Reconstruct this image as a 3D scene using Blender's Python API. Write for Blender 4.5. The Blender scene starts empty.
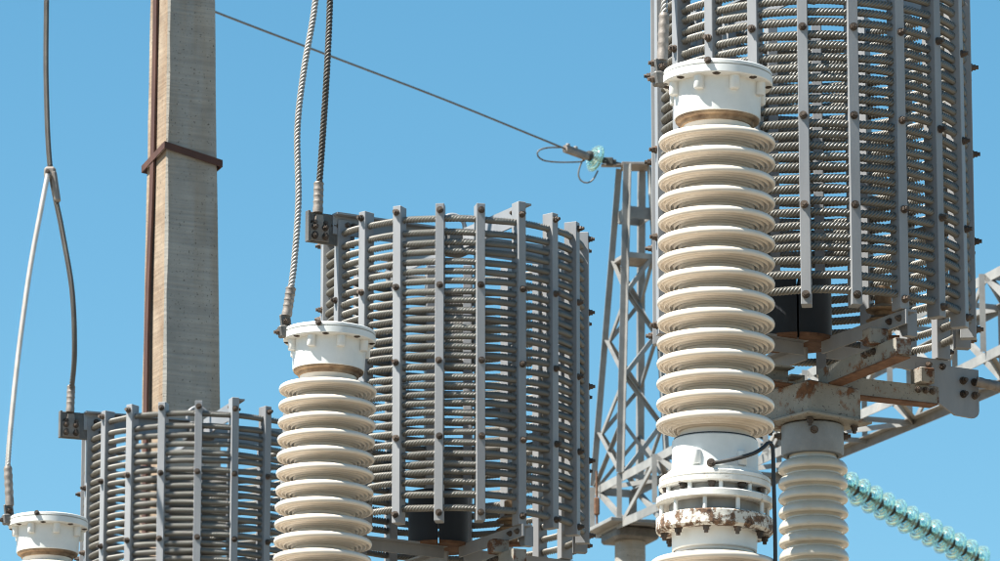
import bpy, bmesh, math, random
from mathutils import Vector, Matrix
random.seed(7)
R = math.radians
scene = bpy.context.scene
col = scene.collection

# ------------------------------------------------------------------ camera
FPX, PITCH, CAMZ = 5500.0, R(14.0), 1.6
cam_d = bpy.data.cameras.new("camera"); cam = bpy.data.objects.new("camera", cam_d); col.objects.link(cam)
cam.location = (0, 0, CAMZ); cam.rotation_euler = (R(90) + PITCH, 0, 0)
cam_d.sensor_width = 36.0; cam_d.lens = 36.0 * FPX / 1000.0
cam_d.clip_start = 0.1; cam_d.clip_end = 3000
cam_d.dof.use_dof = True; cam_d.dof.focus_distance = 20.5; cam_d.dof.aperture_fstop = 18.0
scene.camera = cam

# ------------------------------------------------------------------ sky and sun
SUN_AZ, SUN_EL = 70.0, 56.5           # degrees to the left of the camera's back, height
S = Vector((-math.sin(R(SUN_AZ)) * math.cos(R(SUN_EL)), -math.cos(R(SUN_AZ)) * math.cos(R(SUN_EL)), math.sin(R(SUN_EL))))
w = bpy.data.worlds.new("World"); scene.world = w; w.use_nodes = True
nt = w.node_tree
sky = nt.nodes.new("ShaderNodeTexSky"); sky.sky_type = 'NISHITA'; sky.sun_disc = False
sky.sun_elevation = R(SUN_EL); sky.sun_rotation = math.atan2(S.x, S.y)
sky.altitude = 0; sky.air_density = 1.0; sky.dust_density = 0.3; sky.ozone_density = 2.0
hs = nt.nodes.new("ShaderNodeHueSaturation"); hs.inputs['Saturation'].default_value = 1.27; hs.inputs['Hue'].default_value = 0.479
nt.links.new(sky.outputs[0], hs.inputs['Color'])
bg = nt.nodes["Background"]; bg.inputs[1].default_value = 0.0565
nt.links.new(hs.outputs[0], bg.inputs[0])
sun_d = bpy.data.lights.new("sun", 'SUN'); sun_d.energy = 5.0; sun_d.angle = R(0.53); sun_d.color = (1.0, 0.95, 0.86)
sun = bpy.data.objects.new("sun", sun_d); col.objects.link(sun); sun.location = (-10, -4, 30)
sun.rotation_euler = S.to_track_quat('Z', 'Y').to_euler()
vs = scene.view_settings; vs.view_transform = 'Standard'; vs.look = 'None'; vs.exposure = 1.5; vs.gamma = 1.0
vs.use_curve_mapping = False
scene.render.engine = 'CYCLES'
scene.cycles.use_denoising = True
scene.cycles.filter_width = 1.1
scene.cycles.max_bounces = 8; scene.cycles.transmission_bounces = 12; scene.cycles.transparent_max_bounces = 12

# ------------------------------------------------------------------ helpers
def P(px, py, Y):
    """a world point seen at photograph pixel (px, py), Y metres ahead of the camera"""
    u = (px - 500) / FPX; v = (280.5 - py) / FPX
    d = Vector((u, math.cos(PITCH) - v * math.sin(PITCH), math.sin(PITCH) + v * math.cos(PITCH)))
    return Vector((0, 0, CAMZ)) + d * (Y / d.y)

def link(name, me, parent=None, loc=None, rot=None, mat=None):
    if mat is not None and not me.materials: me.materials.append(mat)
    o = bpy.data.objects.new(name, me); col.objects.link(o)
    if parent is not None: o.parent = parent
    if loc is not None: o.location = loc
    if rot is not None: o.rotation_euler = rot
    return o
def empty(name, loc, rz=0.0):
    o = bpy.data.objects.new(name, None); col.objects.link(o); o.location = loc; o.rotation_euler = (0, 0, rz)
    o.empty_display_size = 0.1
    return o
def tag(o, label=None, cat=None, group=None, kind=None):
    if label: o["label"] = label
    if cat: o["category"] = cat
    if group: o["group"] = group
    if kind: o["kind"] = kind
    return o
def mesh(name, verts, faces, smooth=False, ang=None):
    me = bpy.data.meshes.new(name); me.from_pydata([tuple(v) for v in verts], [], faces); me.update()
    if smooth:
        for p in me.polygons: p.use_smooth = True
        if ang:
            try: me.set_sharp_from_angle(angle=R(ang))
            except Exception: pass
    return me
def bm_mesh(name, bm, smooth=False, ang=None):
    bmesh.ops.recalc_face_normals(bm, faces=bm.faces)
    me = bpy.data.meshes.new(name); bm.to_mesh(me); bm.free()
    if smooth:
        for p in me.polygons: p.use_smooth = True
        if ang: me.set_sharp_from_angle(angle=R(ang))
    return me
def bm_box(bm, size, center=(0, 0, 0), M=None, bevel=0.0):
    r = bmesh.ops.create_cube(bm, size=1.0)
    vs_ = r['verts']
    for v in vs_:
        v.co = Vector((v.co.x * size[0] + center[0], v.co.y * size[1] + center[1], v.co.z * size[2] + center[2]))
    if bevel > 0:
        es = list({e for v in vs_ for e in v.link_edges})
        rb = bmesh.ops.bevel(bm, geom=es, offset=bevel, segments=1, affect='EDGES', profile=0.5)
        vs_ = list({v for f in rb['faces'] for v in f.verts} | {v for v in vs_ if v.is_valid})
    if M is not None:
        for v in vs_: v.co = M @ v.co
    return vs_
def box_mesh(name, size, center=(0, 0, 0), bevel=0.0):
    bm = bmesh.new(); bm_box(bm, size, center, None, bevel); return bm_mesh(name, bm)
def lathe(name, prof, n=64, ang=40, closed=False):
    """prof: list of (r, z); caps closed at r == 0 ends"""
    verts, faces = [], []
    rings = []
    for (r, z) in prof:
        if r < 1e-6:
            rings.append([len(verts)]); verts.append((0, 0, z))
        else:
            rings.append(list(range(len(verts), len(verts) + n)))
            for k in range(n):
                a = 2 * math.pi * k / n; verts.append((r * math.cos(a), r * math.sin(a), z))
    pairs = list(zip(rings[:-1], rings[1:]))
    if closed: pairs.append((rings[-1], rings[0]))
    for A, B in pairs:
        for k in range(n):
            k2 = (k + 1) % n
            if len(A) == 1 and len(B) == 1: continue
            if len(A) == 1: faces.append((A[0], B[k], B[k2]))
            elif len(B) == 1: faces.append((A[k], B[0], A[k2]))
            else: faces.append((A[k], B[k], B[k2], A[k2]))
    bm = bmesh.new(); me = mesh(name, verts, faces)
    bm.from_mesh(me); bpy.data.meshes.remove(me)
    return bm_mesh(name, bm, True, ang)
def frames(pts):
    n = len(pts); T = []
    for i in range(n):
        T.append((pts[min(i + 1, n - 1)] - pts[max(i - 1, 0)]).normalized())
    up = Vector((0, 0, 1)) if abs(T[0].z) < 0.9 else Vector((1, 0, 0))
    N = [(up - T[0] * up.dot(T[0])).normalized()]
    for i in range(1, n):
        v = N[-1] - T[i] * N[-1].dot(T[i]); N.append(v.normalized())
    return T, N
def spline(cps, step):
    cps = [Vector(c) for c in cps]
    ext = [cps[0] * 2 - cps[1]] + cps + [cps[-1] * 2 - cps[-2]]
    dense = []
    for i in range(1, len(ext) - 2):
        p0, p1, p2, p3 = ext[i - 1:i + 3]
        for k in range(40):
            t = k / 40
            dense.append(0.5 * ((2 * p1) + (p2 - p0) * t + (2 * p0 - 5 * p1 + 4 * p2 - p3) * t * t + (3 * p1 - p0 - 3 * p2 + p3) * t ** 3))
    dense.append(cps[-1])
    out = [dense[0]]; acc = 0.0
    for a, b in zip(dense[:-1], dense[1:]):
        L = (b - a).length
        while acc + L >= step:
            t = (step - acc) / L; a = a.lerp(b, t); out.append(a.copy()); L = (b - a).length; acc = 0.0
        acc += L
    if (out[-1] - dense[-1]).length > step * 0.3: out.append(dense[-1])
    return out
def lobe(k, depth):   # four points to a strand: crest, flank, valley, flank
    return (1.0, 0.93, 1.0 - depth, 0.93)[k % 4]
def tube_mesh(name, cps, r, lobes=0, tooth=0.01, step=0.02, sides=10, depth=0.48, closed=False, pts=None):
    """a smooth tube, or with lobes > 0 a stranded rope whose strands twist one lobe every `tooth` metres"""
    pts = pts or spline(cps, step)
    n = len(pts); 
    T, N = frames(pts)
    ns = lobes * 4 if lobes else sides
    verts, faces = [], []
    s = 0.0
    for i, p in enumerate(pts):
        if i: s += (pts[i] - pts[i - 1]).length
        B = T[i].cross(N[i]); tw = (s / tooth) * (2 * math.pi / lobes) if lobes else 0.0
        for k in range(ns):
            a = 2 * math.pi * k / ns + tw
            rr = r * (lobe(k, depth) if lobes else 1.0)
            verts.append(p + N[i] * (rr * math.cos(a)) + B * (rr * math.sin(a)))
    for i in range(n - 1):
        for k in range(ns):
            k2 = (k + 1) % ns
            faces.append((i * ns + k, i * ns + k2, (i + 1) * ns + k2, (i + 1) * ns + k))
    if not closed:
        faces.append(tuple(range(ns))[::-1]); faces.append(tuple((n - 1) * ns + k for k in range(ns)))
    return mesh(name, verts, faces, True, 75)
def beam_matrix(p0, p1, up=(0, 0, 1)):
    """local X along p0->p1, local Z as near as can be to up, origin p0"""
    x = (Vector(p1) - Vector(p0)).normalized(); u = Vector(up)
    y = u.cross(x)
    if y.length < 1e-4: y = Vector((0, 1, 0)).cross(x)
    y.normalize(); z = x.cross(y)
    M = Matrix((x, y, z)).transposed().to_4x4(); M.translation = Vector(p0)
    return M
def profile_beam(name, p0, p1, prof, up=(0, 0, 1), parent=None, mat=None, obj=None):
    """extrude a closed (y, z) outline from p0 to p1; the object keeps its own frame"""
    L = (Vector(p1) - Vector(p0)).length
    n = len(prof)
    verts = [(0, y, z) for y, z in prof] + [(L, y, z) for y, z in prof]
    faces = [(k, (k + 1) % n, n + (k + 1) % n, n + k) for k in range(n)]
    faces += [tuple(range(n))[::-1], tuple(range(n, 2 * n))]
    bm = bmesh.new(); me = mesh(name, verts, faces); bm.from_mesh(me); bpy.data.meshes.remove(me)
    me = bm_mesh(name, bm)
    o = link(name, me, parent, None, None, mat); o.matrix_local = beam_matrix(p0, p1, up)
    return o
def angle_prof(a, b, t):   # an L: horizontal leg a (y), vertical leg b (z, downwards)
    return [(0, 0), (a, 0), (a, -t), (t, -t), (t, -b), (0, -b)]
def flat_prof(wd, t):
    return [(-t / 2, -wd / 2), (t / 2, -wd / 2), (t / 2, wd / 2), (-t / 2, wd / 2)]
def channel_prof(h, fl, t):   # a C opening to +y, standing upright
    return [(0, -h / 2), (fl, -h / 2), (fl, -h / 2 + t), (t, -h / 2 + t), (t, h / 2 - t), (fl, h / 2 - t), (fl, h / 2), (0, h / 2)]

# ------------------------------------------------------------------ materials
def material(name, c1, c2, scale=8.0, rough=0.5, metal=0.0, rust=0.0, rust_scale=14.0, bump=0.15, bump_scale=120.0,
             stretch=(1, 1, 1), spec=0.5, coat=0.0, rust_cols=((0.10, 0.035, 0.014), (0.22, 0.09, 0.035)), island=0.0, speck=0.0):
    m = bpy.data.materials.new(name); m.use_nodes = True
    t = m.node_tree; N = t.nodes; L = t.links
    b = N["Principled BSDF"]
    tc = N.new("ShaderNodeTexCoord"); mp = N.new("ShaderNodeMapping"); mp.inputs['Scale'].default_value = stretch
    oi = N.new("ShaderNodeObjectInfo")
    ad = N.new("ShaderNodeVectorMath"); ad.operation = 'ADD'
    cx = N.new("ShaderNodeCombineXYZ"); mu = N.new("ShaderNodeMath"); mu.operation = 'MULTIPLY'; mu.inputs[1].default_value = 37.0
    L.new(oi.outputs['Random'], mu.inputs[0])
    for i in range(3): L.new(mu.outputs[0], cx.inputs[i])
    L.new(tc.outputs['Object'], ad.inputs[0]); L.new(cx.outputs[0], ad.inputs[1]); L.new(ad.outputs[0], mp.inputs[0])
    n1 = N.new("ShaderNodeTexNoise"); n1.inputs['Scale'].default_value = scale; n1.inputs['Detail'].default_value = 6; n1.inputs['Roughness'].default_value = 0.65
    L.new(mp.outputs[0], n1.inputs['Vector'])
    r1 = N.new("ShaderNodeValToRGB"); r1.color_ramp.elements[0].position = 0.32; r1.color_ramp.elements[1].position = 0.68
    r1.color_ramp.elements[0].color = (*c1, 1); r1.color_ramp.elements[1].color = (*c2, 1)
    L.new(n1.outputs['Fac'], r1.inputs[0])
    out = r1.outputs[0]; rough_out = None
    if speck > 0:
        nv = N.new("ShaderNodeTexNoise"); nv.inputs['Scale'].default_value = 90; nv.inputs['Detail'].default_value = 2
        L.new(mp.outputs[0], nv.inputs['Vector'])
        rs = N.new("ShaderNodeValToRGB"); rs.color_ramp.elements[0].position = 0.66 - 0.1 * speck; rs.color_ramp.elements[1].position = 0.72
        L.new(nv.outputs['Fac'], rs.inputs[0])
        mx = N.new("ShaderNodeMixRGB"); mx.inputs[2].default_value = (c1[0] * .35, c1[1] * .32, c1[2] * .3, 1)
        L.new(rs.outputs[0], mx.inputs[0]); L.new(out, mx.inputs[1]); out = mx.outputs[0]
    if rust > 0:
        n2 = N.new("ShaderNodeTexNoise"); n2.inputs['Scale'].default_value = rust_scale; n2.inputs['Detail'].default_value = 8; n2.inputs['Roughness'].default_value = 0.7
        L.new(ad.outputs[0], n2.inputs['Vector'])
        r2 = N.new("ShaderNodeValToRGB"); p = 0.75 - 0.5 * rust
        r2.color_ramp.elements[0].position = p; r2.color_ramp.elements[1].position = p + 0.07
        L.new(n2.outputs['Fac'], r2.inputs[0])
        n3 = N.new("ShaderNodeTexNoise"); n3.inputs['Scale'].default_value = rust_scale * 4; n3.inputs['Detail'].default_value = 5
        L.new(ad.outputs[0], n3.inputs['Vector'])
        r3 = N.new("ShaderNodeValToRGB"); r3.color_ramp.elements[0].position = 0.35; r3.color_ramp.elements[1].position = 0.65
        r3.color_ramp.elements[0].color = (*rust_cols[0], 1); r3.color_ramp.elements[1].color = (*rust_cols[1], 1)
        L.new(n3.outputs['Fac'], r3.inputs[0])
        mx = N.new("ShaderNodeMixRGB"); L.new(r2.outputs[0], mx.inputs[0]); L.new(out, mx.inputs[1]); L.new(r3.outputs[0], mx.inputs[2])
        out = mx.outputs[0]
        mr = N.new("ShaderNodeMapRange"); mr.inputs[3].default_value = rough; mr.inputs[4].default_value = 0.9
        L.new(r2.outputs[0], mr.inputs[0]); rough_out = mr.outputs[0]
    if island > 0:
        hv = N.new("ShaderNodeHueSaturation"); mr = N.new("ShaderNodeMapRange"); mr.inputs[3].default_value = 1 - island; mr.inputs[4].default_value = 1 + island
        L.new(oi.outputs['Random'], mr.inputs[0]); L.new(mr.outputs[0], hv.inputs['Value']); L.new(out, hv.inputs['Color']); out = hv.outputs[0]
    L.new(out, b.inputs['Base Color'])
    if rough_out: L.new(rough_out, b.inputs['Roughness'])
    else:
        mr = N.new("ShaderNodeMapRange"); mr.inputs[3].default_value = max(0, rough - .1); mr.inputs[4].default_value = min(1, rough + .12)
        L.new(n1.outputs['Fac'], mr.inputs[0]); L.new(mr.outputs[0], b.inputs['Roughness'])
    b.inputs['Metallic'].default_value = metal; b.inputs['Specular IOR Level'].default_value = spec
    if coat: b.inputs['Coat Weight'].default_value = coat; b.inputs['Coat Roughness'].default_value = 0.12
    if bump > 0:
        nb = N.new("ShaderNodeTexNoise"); nb.inputs['Scale'].default_value = bump_scale; nb.inputs['Detail'].default_value = 4
        L.new(mp.outputs[0], nb.inputs['Vector'])
        bp = N.new("ShaderNodeBump"); bp.inputs['Strength'].default_value = bump; bp.inputs['Distance'].default_value = 0.004
        L.new(nb.outputs['Fac'], bp.inputs['Height']); L.new(bp.outputs[0], b.inputs['Normal'])
    return m
M = {}
M['slat'] = material("grey_paint", (0.185, 0.192, 0.205), (0.255, 0.262, 0.272), 5, 0.45, rust=0.19, rust_scale=7, bump=0.05, stretch=(1, 1, 0.25), island=0.08, rust_cols=((0.16, 0.10, 0.075), (0.25, 0.18, 0.145)))
M['rope'] = material("weathered_aluminium_strand", (0.095, 0.09, 0.078), (0.165, 0.157, 0.138), 6, 0.42, metal=0.15, bump=0.0, island=0.10, spec=0.9)
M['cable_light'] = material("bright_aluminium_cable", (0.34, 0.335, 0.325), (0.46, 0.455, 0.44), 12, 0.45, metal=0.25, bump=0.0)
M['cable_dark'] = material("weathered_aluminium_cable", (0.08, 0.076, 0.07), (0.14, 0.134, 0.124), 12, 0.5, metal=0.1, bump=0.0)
M['lug'] = material("cast_aluminium", (0.15, 0.13, 0.115), (0.26, 0.23, 0.205), 18, 0.55, metal=0.25, rust=0.12, bump=0.2)
M['dark_plate'] = material("dark_galvanised_plate", (0.08, 0.078, 0.075), (0.15, 0.145, 0.138), 12, 0.55, metal=0.2, rust=0.12, bump=0.2)
M['bolt'] = material("rusty_bolt_steel", (0.05, 0.04, 0.034), (0.12, 0.09, 0.07), 30, 0.65, metal=0.3, rust=0.32, rust_scale=40, bump=0.3, island=0.4, rust_cols=((0.035, 0.016, 0.009), (0.10, 0.042, 0.02)))
M['porcelain'] = material("cream_porcelain_glaze", (0.57, 0.505, 0.425), (0.68, 0.62, 0.545), 4, 0.32, bump=0.03, bump_scale=40, coat=0.3)
M['white_paint'] = material("white_enamel_paint", (0.58, 0.60, 0.59), (0.71, 0.72, 0.71), 5, 0.42, rust=0.08, rust_scale=10, bump=0.04)
M['white_rusty'] = material("white_paint_flaking_to_rust", (0.52, 0.49, 0.43), (0.68, 0.66, 0.60), 9, 0.55, rust=0.58, rust_scale=26, bump=0.5, bump_scale=60, rust_cols=((0.04, 0.022, 0.014), (0.17, 0.10, 0.06)))
M['white_worn'] = material("white_paint_with_rust_stains", (0.58, 0.57, 0.53), (0.74, 0.73, 0.70), 9, 0.5, rust=0.30, rust_scale=20, bump=0.2, rust_cols=((0.09, 0.045, 0.025), (0.26, 0.17, 0.10)))
M['brown_lip'] = material("brown_stained_cement", (0.09, 0.05, 0.028), (0.33, 0.235, 0.145), 14, 0.8, bump=0.4)
M['post_glaze'] = material("grey_beige_porcelain_glaze", (0.43, 0.39, 0.32), (0.55, 0.51, 0.43), 5, 0.2, bump=0.04, coat=0.5)
M['grey_cap'] = material("grey_cast_cap", (0.15, 0.17, 0.19), (0.22, 0.24, 0.255), 9, 0.6, rust=0.16, rust_scale=8, bump=0.3)
M['frame'] = material("grey_painted_steel_with_rust", (0.18, 0.172, 0.15), (0.27, 0.258, 0.225), 7, 0.6, rust=0.42, rust_scale=9, bump=0.3, speck=0.2, rust_cols=((0.06, 0.028, 0.014), (0.16, 0.075, 0.035)))
M['rust'] = material("rusty_steel", (0.075, 0.034, 0.018), (0.17, 0.085, 0.045), 16, 0.85, rust=0.35, rust_scale=24, bump=0.5, bump_scale=70, rust_cols=((0.04, 0.018, 0.010), (0.11, 0.05, 0.025)))
M['half_rust'] = material("grey_paint_half_rusted", (0.18, 0.165, 0.14), (0.26, 0.24, 0.21), 9, 0.7, rust=0.52, rust_scale=14, bump=0.4, rust_cols=((0.045, 0.02, 0.011), (0.12, 0.055, 0.028)))
M['navy'] = material("navy_painted_housing", (0.006, 0.009, 0.015), (0.010, 0.015, 0.024), 4, 0.55, bump=0.05)
M['galv'] = material("galvanised_lattice_steel", (0.17, 0.172, 0.17), (0.28, 0.277, 0.265), 5, 0.55, metal=0.15, rust=0.16, rust_scale=5, bump=0.1, island=0.15)
M['black_wire'] = material("black_rubber_wire", (0.012, 0.012, 0.014), (0.03, 0.03, 0.03), 12, 0.5, bump=0.1)
M['strap'] = material("brown_oxidised_steel_strip", (0.045, 0.018, 0.013), (0.085, 0.036, 0.024), 12, 0.7, metal=0.1, bump=0.3, bump_scale=60, stretch=(1, 1, 0.3))
M['iron_cap'] = material("dark_iron_cap", (0.022, 0.025, 0.022), (0.05, 0.05, 0.045), 20, 0.6, bump=0.2)

def concrete_material(name, c1, c2):
    m = material(name, c1, c2, 5, 0.9, bump=0.5, bump_scale=30, speck=0.12, stretch=(1, 1, 0.8))
    t = m.node_tree; N = t.nodes; L = t.links; b = N["Principled BSDF"]
    src = b.inputs['Base Color'].links[0].from_socket
    tc = N.new("ShaderNodeTexCoord")
    # horizontal streaks left by the mould, and pinkish brown water stains running down
    mp = N.new("ShaderNodeMapping"); mp.inputs['Scale'].default_value = (2.5, 2.5, 60); L.new(tc.outputs['Object'], mp.inputs[0])
    n = N.new("ShaderNodeTexNoise"); n.inputs['Scale'].default_value = 1.0; n.inputs['Detail'].default_value = 5; L.new(mp.outputs[0], n.inputs['Vector'])
    r = N.new("ShaderNodeValToRGB"); r.color_ramp.elements[0].position = 0.35; r.color_ramp.elements[1].position = 0.66
    r.color_ramp.elements[0].color = (0.84, 0.84, 0.84, 1); r.color_ramp.elements[1].color = (1.05, 1.04, 1.02, 1); L.new(n.outputs['Fac'], r.inputs[0])
    mx = N.new("ShaderNodeMixRGB"); mx.blend_type = 'MULTIPLY'; mx.inputs[0].default_value = 1; L.new(src, mx.inputs[1]); L.new(r.outputs[0], mx.inputs[2])
    mp2 = N.new("ShaderNodeMapping"); mp2.inputs['Scale'].default_value = (9, 9, 0.7); L.new(tc.outputs['Object'], mp2.inputs[0])
    n2 = N.new("ShaderNodeTexNoise"); n2.inputs['Scale'].default_value = 1.0; n2.inputs['Detail'].default_value = 6; L.new(mp2.outputs[0], n2.inputs['Vector'])
    r2 = N.new("ShaderNodeValToRGB"); r2.color_ramp.elements[0].position = 0.46; r2.color_ramp.elements[1].position = 0.60; L.new(n2.outputs['Fac'], r2.inputs[0])
    mx2 = N.new("ShaderNodeMixRGB"); mx2.blend_type = 'MULTIPLY'; mx2.inputs[2].default_value = (0.95, 0.88, 0.81, 1)
    L.new(r2.outputs[0], mx2.inputs[0]); L.new(mx.outputs[0], mx2.inputs[1])
    L.new(mx2.outputs[0], b.inputs['Base Color'])
    bp = N.new("ShaderNodeBump"); bp.inputs['Strength'].default_value = 0.5; bp.inputs['Distance'].default_value = 0.006
    L.new(n.outputs['Fac'], bp.inputs['Height']); L.new(b.inputs['Normal'].links[0].from_socket, bp.inputs['Normal']); L.new(bp.outputs[0], b.inputs['Normal'])
    return m
M['concrete'] = concrete_material("streaked_concrete", (0.245, 0.247, 0.236), (0.335, 0.333, 0.315))
M['concrete_warm'] = concrete_material("warm_brown_concrete", (0.19, 0.135, 0.092), (0.31, 0.255, 0.195))  # warmer, browner concrete for the whole left side face of the pole

def glass_material():
    m = bpy.data.materials.new("sea_green_toughened_glass"); m.use_nodes = True
    b = m.node_tree.nodes["Principled BSDF"]
    b.inputs['Base Color'].default_value = (0.72, 0.97, 0.90, 1); b.inputs['Roughness'].default_value = 0.04
    b.inputs['Transmission Weight'].default_value = 0.93; b.inputs['IOR'].default_value = 1.5
    n = m.node_tree.nodes.new("ShaderNodeTexNoise"); n.inputs['Scale'].default_value = 25
    bp = m.node_tree.nodes.new("ShaderNodeBump"); bp.inputs['Strength'].default_value = 0.1; bp.inputs['Distance'].default_value = 0.003
    m.node_tree.links.new(n.outputs['Fac'], bp.inputs['Height']); m.node_tree.links.new(bp.outputs[0], b.inputs['Normal'])
    return m
M['glass'] = glass_material()
M['ground'] = material("dry_sandy_gravel", (0.135, 0.107, 0.074), (0.20, 0.162, 0.115), 0.8, 0.95, bump=0.6, bump_scale=30, speck=0.4)

# ------------------------------------------------------------------ ground
g = link("ground", mesh("ground", [(-900, -900, 0), (900, -900, 0), (900, 900, 0), (-900, 900, 0)], [(0, 1, 2, 3)]), mat=M['ground'])
tag(g, "dry sandy gravel ground of the substation yard", "ground", kind="structure")

# ------------------------------------------------------------------ shared small meshes
def hex_bolt_mesh(name, r, head, shank):
    bm = bmesh.new()
    def prism(n, rr, z0, z1, off=0):
        lo = [bm.verts.new((rr * math.cos(2 * math.pi * k / n + off), rr * math.sin(2 * math.pi * k / n + off), z0)) for k in range(n)]
        hi = [bm.verts.new((rr * math.cos(2 * math.pi * k / n + off), rr * math.sin(2 * math.pi * k / n + off), z1)) for k in range(n)]
        bm.faces.new(hi); bm.faces.new(lo[::-1])
        for k in range(n): bm.faces.new((lo[k], lo[(k + 1) % n], hi[(k + 1) % n], hi[k]))
    prism(12, r * 1.25, -0.002, 0.003)
    prism(6, r, 0.003, 0.003 + head)
    if shank: prism(8, r * 0.62, 0.003 + head, 0.003 + head + shank)
    me = bm_mesh(name, bm); me.materials.append(M['bolt']); return me
BOLT = hex_bolt_mesh("bolt", 0.0118, 0.012, 0.010)
BOLT_S = hex_bolt_mesh("small_bolt", 0.010, 0.007, 0.006)
def add_bolt(parent, loc, direction, me=BOLT, name="bolt"):
    o = bpy.data.objects.new(name, me); col.objects.link(o); o.parent = parent; o.location = loc
    q = Vector(direction).to_track_quat('Z', 'Y'); o.rotation_euler = (q @ Matrix.Rotation(random.random() * 1.0, 3, 'Z').to_quaternion()).to_euler()
    return o

# ------------------------------------------------------------------ line traps
CH = 4.595                       # height of the bottom row of bolts above the camera
NB, SEC = 20, 0.3245             # slats round the coil, spacing of the bolt rows
RO, RI, RC = 0.580, 0.522, 0.551 # slat outer and inner radius, rope circle
HT = SEC * 4
def ring_pts(r, n):
    return [Vector((r * math.sin(2 * math.pi * k / n), -r * math.cos(2 * math.pi * k / n), 0)) for k in range(n + 1)]
def rope_ring(name):
    r, lobes = 0.0150, 5
    teeth = int(round(2 * math.pi * RC / 0.0132 / lobes)) * lobes
    nseg = teeth * 5; ns = lobes * 4
    verts, faces = [], []
    for i in range(nseg):
        a = 2 * math.pi * i / nseg; rad = Vector((math.sin(a), -math.cos(a), 0)); tw = 2 * math.pi * teeth / lobes * i / nseg
        wob = 0.0012 * math.sin(5 * a) + 0.0010 * math.sin(13 * a + 1)
        for k in range(ns):
            b = 2 * math.pi * k / ns + tw; rr = r * lobe(k, 0.46)
            verts.append(rad * (RC + rr * math.cos(b)) + Vector((0, 0, rr * math.sin(b) + wob)))
    for i in range(nseg):
        j = (i + 1) % nseg
        for k in range(ns):
            k2 = (k + 1) % ns
            faces.append((i * ns + k, j * ns + k, j * ns + k2, i * ns + k2))
    bm = bmesh.new(); me = mesh(name, verts, faces); bm.from_mesh(me); bpy.data.meshes.remove(me)
    me = bm_mesh(name, bm, True); me.materials.append(M['rope']); return me
ROPE = rope_ring("coil_turn")
SLAT = box_mesh("slat", (0.037, RO - RI, HT + 0.064), (0, -(RO + RI) / 2, HT / 2 - 0.003), 0.002); SLAT.materials.append(M['slat'])
SLAT_TALL = box_mesh("tall_slat", (0.037, RO - RI, HT + 0.064 + 0.028), (0, -(RO + RI) / 2, HT / 2 - 0.003 + 0.014), 0.002); SLAT_TALL.materials.append(M['slat'])
turn_z = []
for s_ in range(4):
    if s_ == 3: zs = [HT - d for d in (0.030, 0.090, 0.137, 0.180, 0.222, 0.262, 0.302)]
    elif s_ == 0: zs = [0.020, 0.078, 0.130, 0.172, 0.212, 0.2525, 0.293 + 0.008]
    else: zs = [s_ * SEC + 0.0245 + k * 0.0394 for k in range(8)]
    turn_z += sorted(zs)
def rad(phi, r, z=0.0):
    return Vector((r * math.sin(phi), -r * math.cos(phi), z))
def terminal(parent, phi, zc, flip=1):
    """the four-bolt connection plate that carries an arm beyond the coil"""
    d = rad(phi, 1); side = Vector((-d.y, d.x, 0))
    if side.y > 0: side = -side
    bm = bmesh.new()
    if flip > 0: bm_box(bm, (0.23, 0.010, 0.135), (0, 0, 0), None, 0.003)
    else:
        out = [(-0.17, 0.068), (0.105, 0.068), (0.105, -0.085)] + [(0.105 - 0.03 + 0.03 * math.cos(a), -0.085 - 0.03 * math.sin(a)) for a in (0.4, 0.8, 1.2, 1.57)] + [(0.0, -0.112), (-0.10, -0.060), (-0.17, -0.040)]
        f0 = [bm.verts.new((x, -0.005, z)) for x, z in out]; f1 = [bm.verts.new((x, 0.005, z)) for x, z in out]
        bm.faces.new(f0); bm.faces.new(f1[::-1])
        for k in range(len(out)): bm.faces.new((f0[k], f0[(k + 1) % len(out)], f1[(k + 1) % len(out)], f1[k]))
    if flip > 0: bm_box(bm, (0.012, 0.03, 0.135), (0.115, 0.010, 0.0), None, 0.002)
    pl = link("terminal_plate", bm_mesh("terminal_plate", bm), parent, None, None, M['dark_plate'] if flip > 0 else M['slat'])
    mtx = Matrix((d, Vector((0, 0, 1)).cross(d), Vector((0, 0, 1)))).transposed().to_4x4(); mtx.translation = rad(phi, 0.605, zc)
    pl.matrix_local = mtx
    sy = 1 if (mtx.to_3x3() @ Vector((0, 1, 0))).y < 0 else -1
    for u in (0.035, 0.085):
        for v in (-0.03, 0.02):
            add_bolt(pl, (u, sy * 0.006, v), (0, sy, 0))
    return pl
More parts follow.
